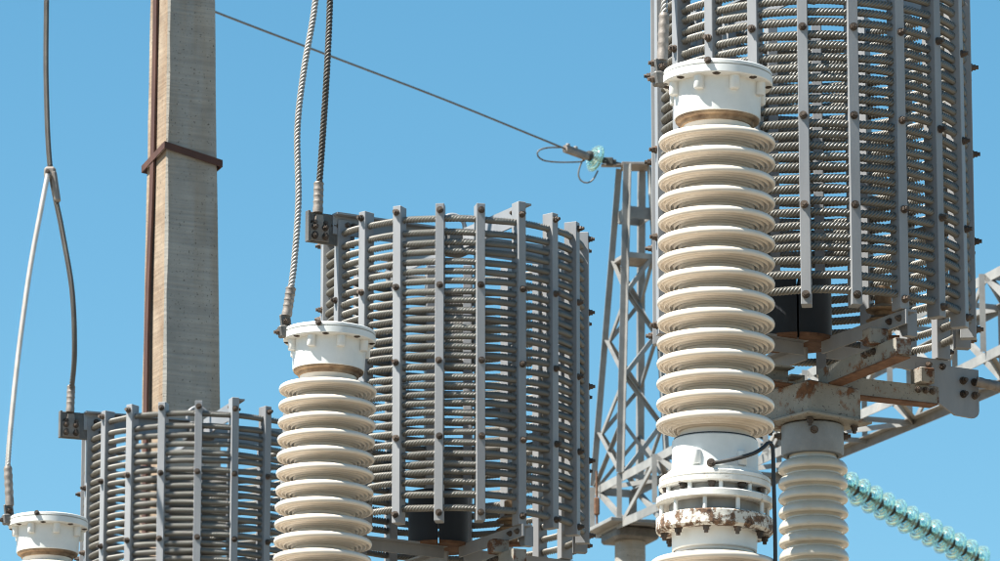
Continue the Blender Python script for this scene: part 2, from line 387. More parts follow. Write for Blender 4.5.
def make_trap(x_px, Y, rz, label):
    X = (x_px - 500) / FPX * (Y * math.cos(PITCH) + 5.2 * math.sin(PITCH))
    t = empty("line_trap", (X, Y, CAMZ + CH), 0)
    tag(t, label, "line trap", "line traps standing in a row")
    phi0 = R(-78) + rz
    for i, z in enumerate(turn_z):
        o = link("coil_turn", ROPE, t, (random.uniform(-.002, .002), random.uniform(-.002, .002), z + random.uniform(-.0022, .0022)),
                 (random.uniform(-.003, .003), 0.004 + random.uniform(-.003, .003), random.random() * 6.28))
    for k in range(NB):
        ph = phi0 + k * 2 * math.pi / NB
        s = link("slat", SLAT_TALL if k == 6 else SLAT, t, (0, 0, random.uniform(-.004, .004)), (random.uniform(-.002, .002), random.uniform(-.002, .002), ph + random.uniform(-.004, .004)))
        for q in range(5):
            add_bolt(s, (random.uniform(-.003, .003), -RO - 0.001, q * SEC), (0, -1, 0), BOLT, "bolt")
    a0 = phi0 + R(6 * 18)            # the arm that ends at the tall slat
    hub = link("top_hub", box_mesh("top_hub", (0.13, 0.13, 0.085), (0, 0, 0), 0.006), t, (0, 0, HT - 0.005), (0, 0, a0), M['dark_plate'])
    eye = tube_mesh("lifting_eye", None, 0.010, pts=[Vector((0.052 * math.cos(a), 0, 0.052 * math.sin(a))) for a in [2 * math.pi * k / 28 for k in range(29)]], sides=8)
    link("lifting_eye", eye, t, (-0.005, -0.02, HT + 0.068), (0, 0, 0.3), M['slat'])
    for k in range(4):
        ph = a0 + k * math.pi / 2
        r1 = 0.575 if k != 3 else 0.60
        arm = profile_beam("top_arm", rad(ph, 0.062, HT + 0.050), rad(ph, r1, HT + 0.050), [(y + 0.004, z) for y, z in angle_prof(0.045, 0.088, 0.008)], (0, 0, 1), t, M['slat'])
        for u in (0.44, 0.475):
            add_bolt(arm, (u, 0.002, -0.03), (0, -1, 0), BOLT_S); add_bolt(arm, (u, 0.014, -0.045), (0, 1, 0), BOLT)
        bt = profile_beam("bottom_arm", rad(ph, 0.05, -0.037), rad(ph, 0.59, -0.037), [(y - 0.004, z) for y, z in angle_prof(0.045, 0.052, 0.008)], (0, 0, 1), t, M['slat'])
        for u in (0.44, 0.50): add_bolt(bt, (u, -0.006, -0.026), (0, -1, 0), BOLT_S)
        # bracket that ties the arm's end to the coil
        bm = bmesh.new()
        vs_ = [bm.verts.new(c) for c in ((0.022, 0, 0), (0.022, 0, -0.085), (0.022, 0.03, -0.085), (0.022, 0.075, 0), (-0.022, 0, 0), (-0.022, 0, -0.085), (-0.022, 0.03, -0.085), (-0.022, 0.075, 0))]
        for f in ((0, 1, 2, 3), (7, 6, 5, 4), (0, 4, 5, 1), (1, 5, 6, 2), (2, 6, 7, 3), (3, 7, 4, 0)): bm.faces.new([vs_[i] for i in f])
        link("bracket", bm_mesh("bracket", bm), t, rad(ph + 0.10, 0.545, -0.033), (0, 0, ph + 0.10), M['slat'])
    terminal(t, a0 + 3 * math.pi / 2, HT - 0.020)
    terminal(t, a0 + math.pi / 2, -0.125, -1)
    # tuning unit: two dark half-drums with a narrow gap, on rusty half-plates
    for sgn in (-1, 1):
        n = 20; r = 0.125; out = []
        for k in range(n + 1):
            a = -math.pi / 2 + math.pi * k / n
            out.append((sgn * (0.0035 + r * math.cos(a)), r * math.sin(a)))
        if sgn < 0: out = out[::-1]
        def drum(name, pts, z0, z1, bev):
            bm = bmesh.new(); lo = [bm.verts.new((x, y, z0)) for x, y in pts]; hi = [bm.verts.new((x, y, z1)) for x, y in pts]
            bm.faces.new(hi); bm.faces.new(lo[::-1]); m_ = len(pts)
            for k in range(m_): bm.faces.new((lo[k], lo[(k + 1) % m_], hi[(k + 1) % m_], hi[k]))
            if bev: bmesh.ops.bevel(bm, geom=[e for e in bm.edges if abs(e.verts[0].co.z - z1) < 1e-6 and abs(e.verts[1].co.z - z1) < 1e-6], offset=bev, segments=3, affect='EDGES')
            return bm_mesh(name, bm, True, 35)
        link("tuning_unit", drum("tuning_unit", out, 0.0, 0.225, 0.018), t, (-0.065, 0.0, -0.030), None, M['navy'])
        link("base_plate", drum("base_plate", [(x * 1.18, y * 1.18) for x, y in out], 0, 0.012, 0), t, (-0.065, 0.0, -0.0445), None, M['rust'])
    # small arrester with brown discs
    ar = link("arrester", lathe("arrester", [(0, -0.02), (0.028, -0.02), (0.028, 0.03), (0.060, 0.032), (0.064, 0.038), (0.040, 0.052), (0.032, 0.056), (0.032, 0.070), (0.060, 0.072), (0.064, 0.078), (0.040, 0.092), (0.030, 0.096), (0.030, 0.16), (0.018, 0.165), (0, 0.165)], 28), t, (0.245, -0.06, -0.01), None, M['brown_lip'])
    profile_beam("arrester_bracket", (0.06, -0.06, -0.036), (0.30, -0.06, -0.036), flat_prof(0.012, 0.05), (0, 0, 1), t, M['rust'])
    return t, a0
trap3, A3 = make_trap(812, 19.20, 0.0, "largest, nearest line trap of rope turns and slats, behind the tall white capacitor")
trap2, A2 = make_trap(454, 22.97, 0.0, "middle line trap of rope turns and grey slats, at the centre of the photo")
trap1, A1 = make_trap(197, 26.75, R(-9.0), "smallest, farthest line trap of rope turns and slats, before the concrete pole")

# supports below each trap
def post_shed_mesh():
    pr = [(0.098, 0.030), (0.112, 0.024), (0.121, 0.012), (0.125, 0.000), (0.1235, -0.008), (0.119, -0.012), (0.110, -0.010), (0.102, -0.014), (0.098, -0.020)]
    me = lathe("shed", pr, 56, 60); me.materials.append(M['post_glaze']); return me
POST_SHED = post_shed_mesh()
def make_support(trap, a0, lab_frame, lab_post, lab_col):
    X, Y, Z = trap.location
    f = empty("cross_support", (X - 0.012, Y, Z - 0.335)); tag(f, lab_frame, "steel support", "steel frames carrying the line traps")
    for k in range(4):
        ph = a0 + R(-4) + k * math.pi / 2
        r0, r1 = (0.05, 0.60) if k % 2 == 0 else (0.10, 0.52)
        arm = profile_beam("channel_arm", rad(ph, r0, 0.157), rad(ph, r1, 0.157), channel_prof(0.062, 0.055, 0.007), (0, 0, 1), f, M['frame'])
        link("lower_flange", box_mesh("lower_flange", (r1 - r0 + 0.004, 0.062, 0.006), ((r1 - r0) / 2, 0.028, -0.0345), 0.001), arm, None, None, M['rust'])
        link("end_plate", box_mesh("end_plate", (0.006, 0.060, 0.058), (r1 - r0 + 0.004, 0.029, 0.001), 0.001), arm, None, None, M['half_rust'])
        for u in (0.34, 0.37, 0.40): add_bolt(arm, (u, -0.003, 0.012), (0, -1, 0), BOLT_S)
        link("spacer_block", box_mesh("spacer_block", (0.075, 0.06, 0.058), (0, 0, 0), 0.004), f, rad(ph, 0.46, 0.218), (0, 0, ph), M['half_rust'])
    fr = R(38.7)
    bx = bmesh.new(); bm_box(bx, (0.25, 0.25, 0.118), (0, 0, 0), None, 0.006)
    link("box_head", bm_mesh("box_head", bx), f, (0, 0, 0.065), (0, 0, fr), M['frame'])
    link("top_plate", box_mesh("top_plate", (0.305, 0.305, 0.012), (0, 0, 0), 0.003), f, (0, 0, -0.001), (0, 0, fr), M['frame'])
    i = empty("post_insulator", (X - 0.012, Y, Z - 0.345)); tag(i, lab_post, "insulator", "post insulators under the line traps")
    cap = link("metal_cap", lathe("metal_cap", [(0, -0.0), (0.108, 0), (0.112, -0.004), (0.112, -0.098), (0.106, -0.108), (0.092, -0.110), (0.088, -0.104), (0, -0.104)], 56, 40), i, (0, 0, -0.001), None, M['grey_cap'])
    for k in range(4):
        a = fr + math.pi / 4 + k * math.pi / 2
        add_bolt(i, (0.150 * math.cos(a), 0.150 * math.sin(a), -0.004), (0, 0, -1), BOLT)
        b = rad(k * math.pi / 2 + 0.0, 1); add_bolt(cap, (0.112 * b.x, 0.112 * b.y, -0.035), b, BOLT)
    n = 24
    link("core", lathe("core", [(0.085, -0.102), (0.087, -0.134), (0.099, -0.142), (0.099, -0.16 - n * 0.0535), (0, -0.16 - n * 0.0535)], 40), i, (0, 0, 0), None, M['post_glaze'])
    for k in range(n): link("shed", POST_SHED, i, (0, 0, -0.158 - k * 0.0535), (0, 0, random.random() * 6))
    zb = Z - 0.345 - 0.16 - n * 0.0535
    link("metal_base", lathe("metal_base", [(0, 0.02), (0.11, 0.02), (0.12, -0.08), (0.17, -0.085), (0.17, -0.10), (0, -0.10)], 40), i, (0, 0, -0.16 - n * 0.0535), None, M['grey_cap'])
    c = link("support_column", box_mesh("support_column", (0.36, 0.36, zb - 0.10), (0, 0, (zb - 0.10) / 2), 0.015), None, (X - 0.012, Y, 0), None, M['concrete'])
    tag(c, lab_col, "column", "concrete columns under the equipment", "thing")
make_support(trap3, A3, "rusty grey cross-shaped steel frame under the nearest line trap, box head at its centre",
             "beige ribbed post insulator with grey metal cap, right of the tall white capacitor", "concrete column under the nearest line trap")
make_support(trap2, A2, "cross-shaped steel frame under the middle line trap, at the bottom edge", "post insulator under the middle line trap", "concrete column under the middle line trap")
make_support(trap1, A1, "cross-shaped steel frame under the farthest line trap", "post insulator under the farthest line trap", "concrete column under the farthest line trap")

# ------------------------------------------------------------------ coupling capacitors
def cap_shed(name, ro, ri):
    d = ro - ri
    pr = [(ri, 0.032), (ri + d * .12, 0.027), (ri + d * .5, 0.0195), (ro - .020, 0.0145), (ro - .009, 0.0112), (ro - .003, 0.0070), (ro, -0.0005), (ro - .0008, -0.0070),
          (ro - .0035, -0.0120), (ro - .008, -0.0138), (ro - .0115, -0.0125)]
    for k in range(4):
        q = ro - 0.0130 - 0.0160 * k; z = -0.0042 * k
        pr += [(q, -0.0045 + z), (q - .0035, -0.0005 + z), (q - .0075, -0.0030 + z), (q - .0105, -0.0155 + z), (q - .0140, -0.0160 + z)]
    pr += [(ro - .080, -0.0275), (ri + .003, -0.031), (ri, -0.040)]
    me = lathe(name, pr, 128, 85); me.materials.append(M['porcelain']); return me
SHED_A = cap_shed("shed", 0.1995, 0.114); SHED_B = cap_shed("wide_shed", 0.214, 0.127)
FL_TOP = lathe("flange", [(0, 0.0), (0.150, 0.001), (0.184, -0.002), (0.187, -0.006), (0.187, -0.0155), (0.178, -0.0165), (0.178, -0.0205), (0.1885, -0.0215), (0.1885, -0.046), (0.1855, -0.050), (0.150, -0.052), (0, -0.052)], 96, 35)
HOUSE = lathe("housing", [(0, -0.050), (0.152, -0.050), (0.150, -0.060), (0.147, -0.160), (0.1465, -0.168), (0.143, -0.170), (0, -0.170)], 96, 35)
LIP = lathe("rusty_lip", [(0.1435, -0.1695), (0.1425, -0.176), (0.136, -0.180), (0.126, -0.181), (0.123, -0.194), (0.116, -0.196), (0.116, -0.169)], 80, 50, True)
BOSS = lathe("boss", [(0, 0), (0.0175, 0), (0.0175, -0.044), (0.015, -0.047), (0, -0.047)], 18, 40)
STUD = lathe("stud", [(0, 0.03), (0.0075, 0.03), (0.0075, -0.03), (0, -0.03)], 10, 40)
def make_cap(x_px, y_px, Y, lean, label):
    p = P(x_px, y_px, Y)
    c = empty("coupling_capacitor", p); c.rotation_euler = (0, R(lean), 0)
    tag(c, label, "capacitor", "coupling capacitors standing in a row")
    fl = link("flange", FL_TOP, c, mat=M['white_paint'])
    ho = link("housing", HOUSE, c, mat=M['white_paint'])
    link("rusty_lip", LIP, c, mat=M['brown_lip'])
    for k in range(8):
        a = 2 * math.pi * (k + 0.433) / 8
        link("boss", BOSS, ho, (0.158 * math.cos(a), 0.158 * math.sin(a), -0.050), None, M['white_paint'])
        a += 0.39
        add_bolt(fl, (0.172 * math.cos(a), 0.172 * math.sin(a), -0.050), (0, 0, -1), BOLT_S).scale = (1.2, 1.2, 0.3)
    add_bolt(fl, (-0.04, -0.187, -0.010), (-0.2, -1, 0), BOLT_S)
    n = 15; z1 = -0.248; dz = 0.0703
    link("core", lathe("core", [(0.117, -0.17), (0.117, -0.198), (0.115, -0.206), (0.115, z1 - dz * (n - 1) + 0.02), (0.119, z1 - dz * (n - 1) + 0.010), (0.119, -1.30)], 64, 40), c, None, None, M['porcelain'])
    for k in range(n): link("shed", SHED_A, c, (0, 0, z1 - dz * k + random.uniform(-.0006, .0006)), (0, 0, random.random() * 6))
    # lower end of the first unit, the joint, and the second unit
    b = -1.292
    h2 = link("lower_housing", lathe("lower_housing", [(0.10, b + 0.004), (0.140, b + 0.004), (0.1445, b), (0.1455, b - 0.108), (0.161, b - 0.110), (0.1615, b - 0.126), (0.10, b - 0.126)], 96, 35), c, None, None, M['white_paint'])
    link("joint_flange", lathe("joint_flange", [(0.10, b - 0.126), (0.183, b - 0.126), (0.187, b - 0.130), (0.187, b - 0.1415), (0.183, b - 0.143), (0.183, b - 0.1455), (0.188, b - 0.147), (0.188, b - 0.162), (0.184, b - 0.166), (0.10, b - 0.166)], 96, 35), c, None, None, M['white_worn'])
    link("joint_core", lathe("joint_core", [(0.153, b - 0.160), (0.153, b - 0.275)], 80), c, None, None, M['galv'])
    link("gasket", lathe("gasket", [(0.118, b + 0.010), (0.139, b + 0.009), (0.1395, b + 0.004), (0.118, b + 0.0035)], 80, 40, True), c, None, None, M['black_wire'])
    link("joint_ring", lathe("joint_ring", [(0.12, b - 0.190), (0.188, b - 0.192), (0.196, b - 0.197), (0.1965, b - 0.216), (0.192, b - 0.220), (0.12, b - 0.218)], 96, 35, True), c, None, None, M['white_worn'])
    link("rusted_flange", lathe("rusted_flange", [(0.12, b - 0.262), (0.192, b - 0.262), (0.1965, b - 0.267), (0.196, b - 0.308), (0.185, b - 0.318), (0.150, b - 0.314), (0.12, b - 0.314)], 96, 35, True), c, None, None, M['white_rusty'])
    for k in range(10):
        a = 2 * math.pi * (k + 0.15) / 10
        link("stud", STUD, c, (0.178 * math.cos(a), 0.178 * math.sin(a), b - 0.241), None, M['white_paint'])
        link("stud", STUD, c, (0.170 * math.cos(a + .3), 0.170 * math.sin(a + .3), b - 0.180), (0, 0, 0), M['white_paint'])
        add_bolt(c, (0.168 * math.cos(a + .12), 0.168 * math.sin(a + .12), b - 0.165), (0, 0, -1), BOLT)
        add_bolt(c, (0.170 * math.cos(a + .02), 0.170 * math.sin(a + .02), b - 0.316), (0, 0, -1), BOLT)
    for a in (-2.05, -0.95):
        link("boss", BOSS, h2, (0.146 * math.cos(a), 0.146 * math.sin(a), b - 0.055), None, M['white_paint'])
    link("lower_neck", lathe("lower_neck", [(0.150, b - 0.30), (0.1435, b - 0.318), (0.1425, b - 0.372), (0.137, b - 0.376)], 80), c, None, None, M['white_paint'])
    n2 = 15; z2 = b - 0.418
    link("lower_core", lathe("lower_core", [(0.134, b - 0.37), (0.134, b - 0.385), (0.128, b - 0.392), (0.128, z2 - dz * n2 - 0.03)], 64), c, None, None, M['porcelain'])
    for k in range(n2): link("shed", SHED_B, c, (0, 0, z2 - dz * k), (0, 0, random.random() * 6))
    zb = z2 - dz * n2 - 0.02
    link("base_housing", lathe("base_housing", [(0, zb), (0.16, zb), (0.16, zb - 0.12), (0.22, zb - 0.125), (0.22, zb - 0.15), (0, zb - 0.15)], 64, 35), c, None, None, M['white_paint'])
    hgt = p.z + zb - 0.15
    o = link("support_column", box_mesh("support_column", (0.40, 0.40, hgt), (0, 0, hgt / 2), 0.015), None, (p.x + (zb * math.sin(R(lean))), p.y, 0), None, M['concrete'])
    tag(o, label.split(",")[0].replace("white", "").strip() and "concrete column under the " + {3: "tall double", 2: "middle", 1: "farthest"}[{18.06: 3, 21.85: 2, 25.6: 1}[Y]] + " white capacitor", "column", "concrete columns under the equipment", "thing")
    return c
cap3 = make_cap(717.5, 73, 18.06, 0.9, "tall white ribbed coupling capacitor with rusty flanged joint, in front of the nearest line trap")
cap2 = make_cap(329.8, 331, 21.85, 1.4, "white ribbed coupling capacitor with brown-stained lip, left of the middle line trap")
cap1 = make_cap(48.5, 518.5, 25.60, 0.6, "white capacitor head at the lower left corner, only its top showing")

# ------------------------------------------------------------------ concrete pole
def pole():
    Y = 29.6
    # corner of the pole that faces the camera, and the two visible outer corners, at two heights
    near_t, near_b = P(168.5, 0, Y), P(163.5, 410, Y)
    base = near_b + (near_t - near_b) * (-(near_b.z) / (near_t.z - near_b.z))
    def ring(pn, s):
        al = R(25)
        a = Vector((math.cos(al), math.sin(al), 0)) * s         # along the face turned to the camera
        b = Vector((-math.sin(al), math.cos(al), 0)) * s        # along the sunlit side
        return [pn, pn + a, pn + a + b, pn + b]
    top = near_t + (near_t - near_b) * 0.9
    def size(z):
        zt, zb = near_t.z, near_b.z
        return 0.287 + (0.341 - 0.287) * (zt - z) / (zt - zb)
    root = empty("concrete_pole", base); tag(root, "square weathered concrete pole with a brown steel strip and strap, behind the farthest line trap", "pole")
    verts, faces = [], []
    N = 60
    rnd = random.Random(3)
    for i in range(N + 1):
        pn = base.lerp(top, i / N); s = size(pn.z)
        q = ring(pn, s)
        ch = 0.012
        out = []
        for k in range(4):
            p0, p1, p2 = q[k - 1], q[k], q[(k + 1) % 4]
            j = ch * rnd.uniform(0.6, 1.5)
            out += [p1 + (p0 - p1).normalized() * j, p1 + (p2 - p1).normalized() * j]
        verts += [v - base for v in out]
    for i in range(N):
        for k in range(8):
            k2 = (k + 1) % 8; faces.append((i * 8 + k, i * 8 + k2, (i + 1) * 8 + k2, (i + 1) * 8 + k))
    faces.append(tuple(range(8))[::-1]); faces.append(tuple(N * 8 + k for k in range(8)))
    bm = bmesh.new(); me = mesh("shaft", verts, faces); bm.from_mesh(me)
    bmesh.ops.recalc_face_normals(bm, faces=bm.faces); bm.normal_update()
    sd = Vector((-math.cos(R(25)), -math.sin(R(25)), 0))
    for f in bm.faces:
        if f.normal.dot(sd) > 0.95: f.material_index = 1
    sh = bm_mesh("shaft", bm); sh.materials.append(M['concrete']); sh.materials.append(M['concrete_warm'])
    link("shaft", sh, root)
    # strip lying against the sunlit side
    al = R(25); side = Vector((-math.sin(al), math.cos(al), 0)); out = Vector((-math.cos(al), -math.sin(al), 0))
    def strip(name, off, wd, th, z0, z1, wob):
        vs_, fs = [], []; n = 50
        for i in range(n + 1):
            z = z0 + (z1 - z0) * i / n; tt = (z - base.z) / (top.z - base.z); pn = base.lerp(top, tt); s = size(z)
            c0 = pn + side * (s * off + wob * math.sin(z * 2.3) + wob * .6 * math.sin(z * 5.1)) + out * (0.012 + 0.008 * math.sin(z * 1.7))
            for a, b in ((-wd / 2, 0), (wd / 2, 0), (wd / 2, th), (-wd / 2, th)): vs_.append(c0 + side * a + out * b - base)
        for i in range(n):
            for k in range(4): fs.append((i * 4 + k, i * 4 + (k + 1) % 4, i * 4 + 4 + (k + 1) % 4, i * 4 + 4 + k))
        fs += [(3, 2, 1, 0), tuple(n * 4 + k for k in range(4))]
        b2 = bmesh.new(); m2 = mesh(name, vs_, fs); b2.from_mesh(m2)
        link(name, bm_mesh(name, b2), root, None, None, M['strap'])
    strip("grounding_strip", 0.60, 0.055, 0.012, 0.2, top.z - 0.3, 0.006)
    # strap clamped round the shaft, its near corner riding high
    zc = P(166.5, 149, Y).z; tt = (zc - base.z) / (top.z - base.z); pn = base.lerp(top, tt); s = size(zc) + 0.03
    off = (Vector((math.cos(al), math.sin(al), 0)) + side) * 0.015
    q = ring(pn - off, s); rise = (0.018, -0.052, -0.085, -0.040); hgt, th = 0.040, 0.010
    vs_, fs = [], []; cen = (q[0] + q[2]) / 2
    for k in range(4):
        o = (q[k] - cen).normalized()
        for dz, dr in ((-hgt / 2, 0), (hgt / 2, 0), (hgt / 2, th), (-hgt / 2, th)):
            vs_.append(q[k] + o * dr + Vector((0, 0, dz + rise[k])) - base)
    for k in range(4):
        k2 = (k + 1) % 4
        for j in range(4): fs.append((k * 4 + j, k2 * 4 + j, k2 * 4 + (j + 1) % 4, k * 4 + (j + 1) % 4))
    b2 = bmesh.new(); m2 = mesh("strap_clamp", vs_, fs); b2.from_mesh(m2); link("strap_clamp", bm_mesh("strap_clamp", b2), root, None, None, M['strap'])
pole()

# ------------------------------------------------------------------ drop cables
def cable(name, label, cps, r, mat, lobes=4, tooth=0.0165, cat="cable", step=0.003, group=None):
    root = empty(name, cps[-1]); tag(root, label, cat, group)
    o = Vector(cps[-1])
    link("strand", tube_mesh("strand", [Vector(c) - o for c in cps], r, lobes, tooth, step), root, None, None, mat)
    return root, o
def lug(root, o, p_top, p_bot, r, palm_w=0.07, palm_h=0.085, normal=None):
    """compression sleeve with crimp rings, ending in a bolted flat palm"""
    p_top, p_bot = Vector(p_top) - o, Vector(p_bot) - o
    L = (p_top - p_bot).length
    prof = [(0, L), (r * 1.25, L), (r * 1.5, L - 0.01)]
    for k in range(4):
        z = L * (0.85 - 0.2 * k); prof += [(r * 1.55, z + .014), (r * 1.42, z + .006), (r * 1.42, z - .006), (r * 1.55, z - .014)]
    prof += [(r * 1.5, 0.0), (0, 0)]
    s = link("sleeve", lathe("sleeve", prof, 20, 40), root, None, None, M['lug'])
    M4 = (p_top - p_bot).to_track_quat('Z', 'Y').to_matrix().to_4x4(); M4.translation = p_bot; s.matrix_local = M4
    return s
def plate_point(trap, phi, r, z): return Vector(trap.location) + rad(phi, r, z)

GC = "drop cables hanging from above"
def trap_drop(trap, a0, label, pix, Ys, top_pix, mat, r):
    ph = a0 + 3 * math.pi / 2
    base = plate_point(trap, ph, 0.667, HT + 0.030) + Vector((0, -0.012, 0))
    cps = [P(px, py, Yy) for (px, py), Yy in zip(pix, Ys)] + [base + Vector((0.004, 0, 0.12))]
    root, o = cable("drop_cable", label, cps, r, mat, group=GC)
    lug(root, o, base + Vector((0.003, 0, 0.15)), base + Vector((0, 0, 0.015)), r)
    # flat palm with four bolts lying on the terminal plate
    d = rad(ph, 1); nrm = Vector((0, 0, 1)).cross(d)
    if nrm.y > 0: nrm = -nrm
    bm = bmesh.new()
    out = [(-0.016, 0.055), (0.016, 0.055), (0.020, 0.028), (0.044, 0.012), (0.044, -0.060), (-0.044, -0.060), (-0.044, 0.012), (-0.020, 0.028)]
    f0 = [bm.verts.new(d * x + Vector((0, 0, z))) for x, z in out]; f1 = [bm.verts.new(d * x + Vector((0, 0, z)) + nrm * 0.010) for x, z in out]
    bm.faces.new(f0); bm.faces.new(f1[::-1])
    for k in range(8): bm.faces.new((f0[k], f0[(k + 1) % 8], f1[(k + 1) % 8], f1[k]))
    pc = plate_point(trap, ph, 0.667, HT - 0.020) + nrm * 0.008
    pm = link("palm", bm_mesh("palm", bm), root, pc - o, None, M['lug'])
    for x in (-0.025, 0.025):
        for z in (-0.040, 0.000): add_bolt(pm, d * x + Vector((0, 0, z)) + nrm * 0.011, nrm, BOLT)
    return root
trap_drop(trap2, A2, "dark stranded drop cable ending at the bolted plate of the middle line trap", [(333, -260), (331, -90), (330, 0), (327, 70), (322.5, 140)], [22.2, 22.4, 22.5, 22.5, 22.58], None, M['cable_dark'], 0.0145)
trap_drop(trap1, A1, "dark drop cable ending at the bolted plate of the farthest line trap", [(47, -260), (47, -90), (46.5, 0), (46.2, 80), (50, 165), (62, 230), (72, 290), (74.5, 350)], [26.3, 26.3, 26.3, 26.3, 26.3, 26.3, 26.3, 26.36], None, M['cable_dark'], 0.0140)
def cap_drop(c, label, pix, Ys, r, mat, clamp_px):
    Yc = clamp_px[2]; base = P(clamp_px[0], clamp_px[1], Yc)
    cps = [P(px, py, Yy) for (px, py), Yy in zip(pix, Ys)]
    end = cps[-1]
    root, o = cable("drop_cable", label, cps, r, mat, group=GC)
    lug(root, o, end + (cps[-2] - end).normalized() * 0.02, base + Vector((0, 0, 0.055)), r)
    bm = bmesh.new()
    bm_box(bm, (0.045, 0.014, 0.085), (0, 0, 0.02), None, 0.004); bm_box(bm, (0.085, 0.06, 0.016), (0.035, 0, -0.028), None, 0.003); bm_box(bm, (0.05, 0.04, 0.05), (-0.01, 0, -0.01), None, 0.006)
    cl = link("palm", bm_mesh("palm", bm), root, base - o, (0, R(-8), R(20)), M['dark_plate'])
    add_bolt(cl, (-0.03, 0, -0.010), (-1, 0, 0), BOLT); add_bolt(cl, (0, -0.015, 0.03), (0, -1, 0), BOLT); add_bolt(cl, (0.03, 0, -0.045), (0, 0, -1), BOLT); add_bolt(cl, (0, 0.01, 0.03), (0, 1, 0), BOLT)
    return root, o
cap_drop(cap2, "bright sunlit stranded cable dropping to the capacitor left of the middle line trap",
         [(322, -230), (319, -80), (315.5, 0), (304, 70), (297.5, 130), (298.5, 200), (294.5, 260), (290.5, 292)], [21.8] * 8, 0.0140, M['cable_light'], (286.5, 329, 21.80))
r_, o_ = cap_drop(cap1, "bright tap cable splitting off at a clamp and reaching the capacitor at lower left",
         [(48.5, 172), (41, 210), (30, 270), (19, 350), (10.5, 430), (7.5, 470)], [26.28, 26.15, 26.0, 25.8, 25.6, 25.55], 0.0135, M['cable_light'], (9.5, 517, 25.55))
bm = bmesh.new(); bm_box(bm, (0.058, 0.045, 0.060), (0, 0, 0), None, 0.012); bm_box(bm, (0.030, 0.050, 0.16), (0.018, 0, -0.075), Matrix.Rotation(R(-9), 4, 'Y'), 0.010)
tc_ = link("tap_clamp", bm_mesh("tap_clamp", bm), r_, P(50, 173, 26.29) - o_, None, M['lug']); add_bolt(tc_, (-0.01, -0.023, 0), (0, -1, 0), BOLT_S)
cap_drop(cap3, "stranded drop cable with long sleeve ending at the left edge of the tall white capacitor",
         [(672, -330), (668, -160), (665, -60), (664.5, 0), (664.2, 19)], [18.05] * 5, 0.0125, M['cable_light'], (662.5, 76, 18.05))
# bus cable leaving the bottom terminal of the nearest trap
ph = A3 + math.pi / 2
b0 = plate_point(trap3, ph, 0.665, -0.105) + Vector((0.0, -0.02, 0))
cps = [b0 + Vector((0.52, 0.06, -0.10)) * k for k in (6, 4.0, 2.2, 1.0, 0.28)]
root, o = cable("bus_cable", "short dark cable leaving the rounded lower plate of the nearest line trap to the right", cps, 0.0125, M['cable_dark'])
lug(root, o, b0 + Vector((0.16, 0.018, -0.031)), b0 + Vector((0.03, 0.0, -0.004)), 0.0125)
# black drain wire on the tall capacitor
dp = [(711, 463), (722, 461.5), (738, 458), (754, 453), (763, 447.5), (768, 443), (771.5, 444.5), (773, 452), (774, 490), (775, 530), (775.5, 580), (776, 700), (776, 900)]
Yd = [17.898, 17.895, 17.895, 17.91, 17.93, 17.95, 17.96, 17.965, 17.965, 17.965, 17.965, 17.965, 17.965]
cps = [P(a, b, y) for (a, b), y in zip(dp, Yd)]
root = empty("drain_wire", cps[-1]); tag(root, "thin black wire bent down the right side of the tall white capacitor", "wire")
link("strand", tube_mesh("strand", [c - cps[-1] for c in cps], 0.0068, 0, step=0.006, sides=10), root, None, None, M['black_wire'])
bt = add_bolt(root, cps[0] - cps[-1] + Vector((0, -0.006, 0)), (0, -1, 0), BOLT)

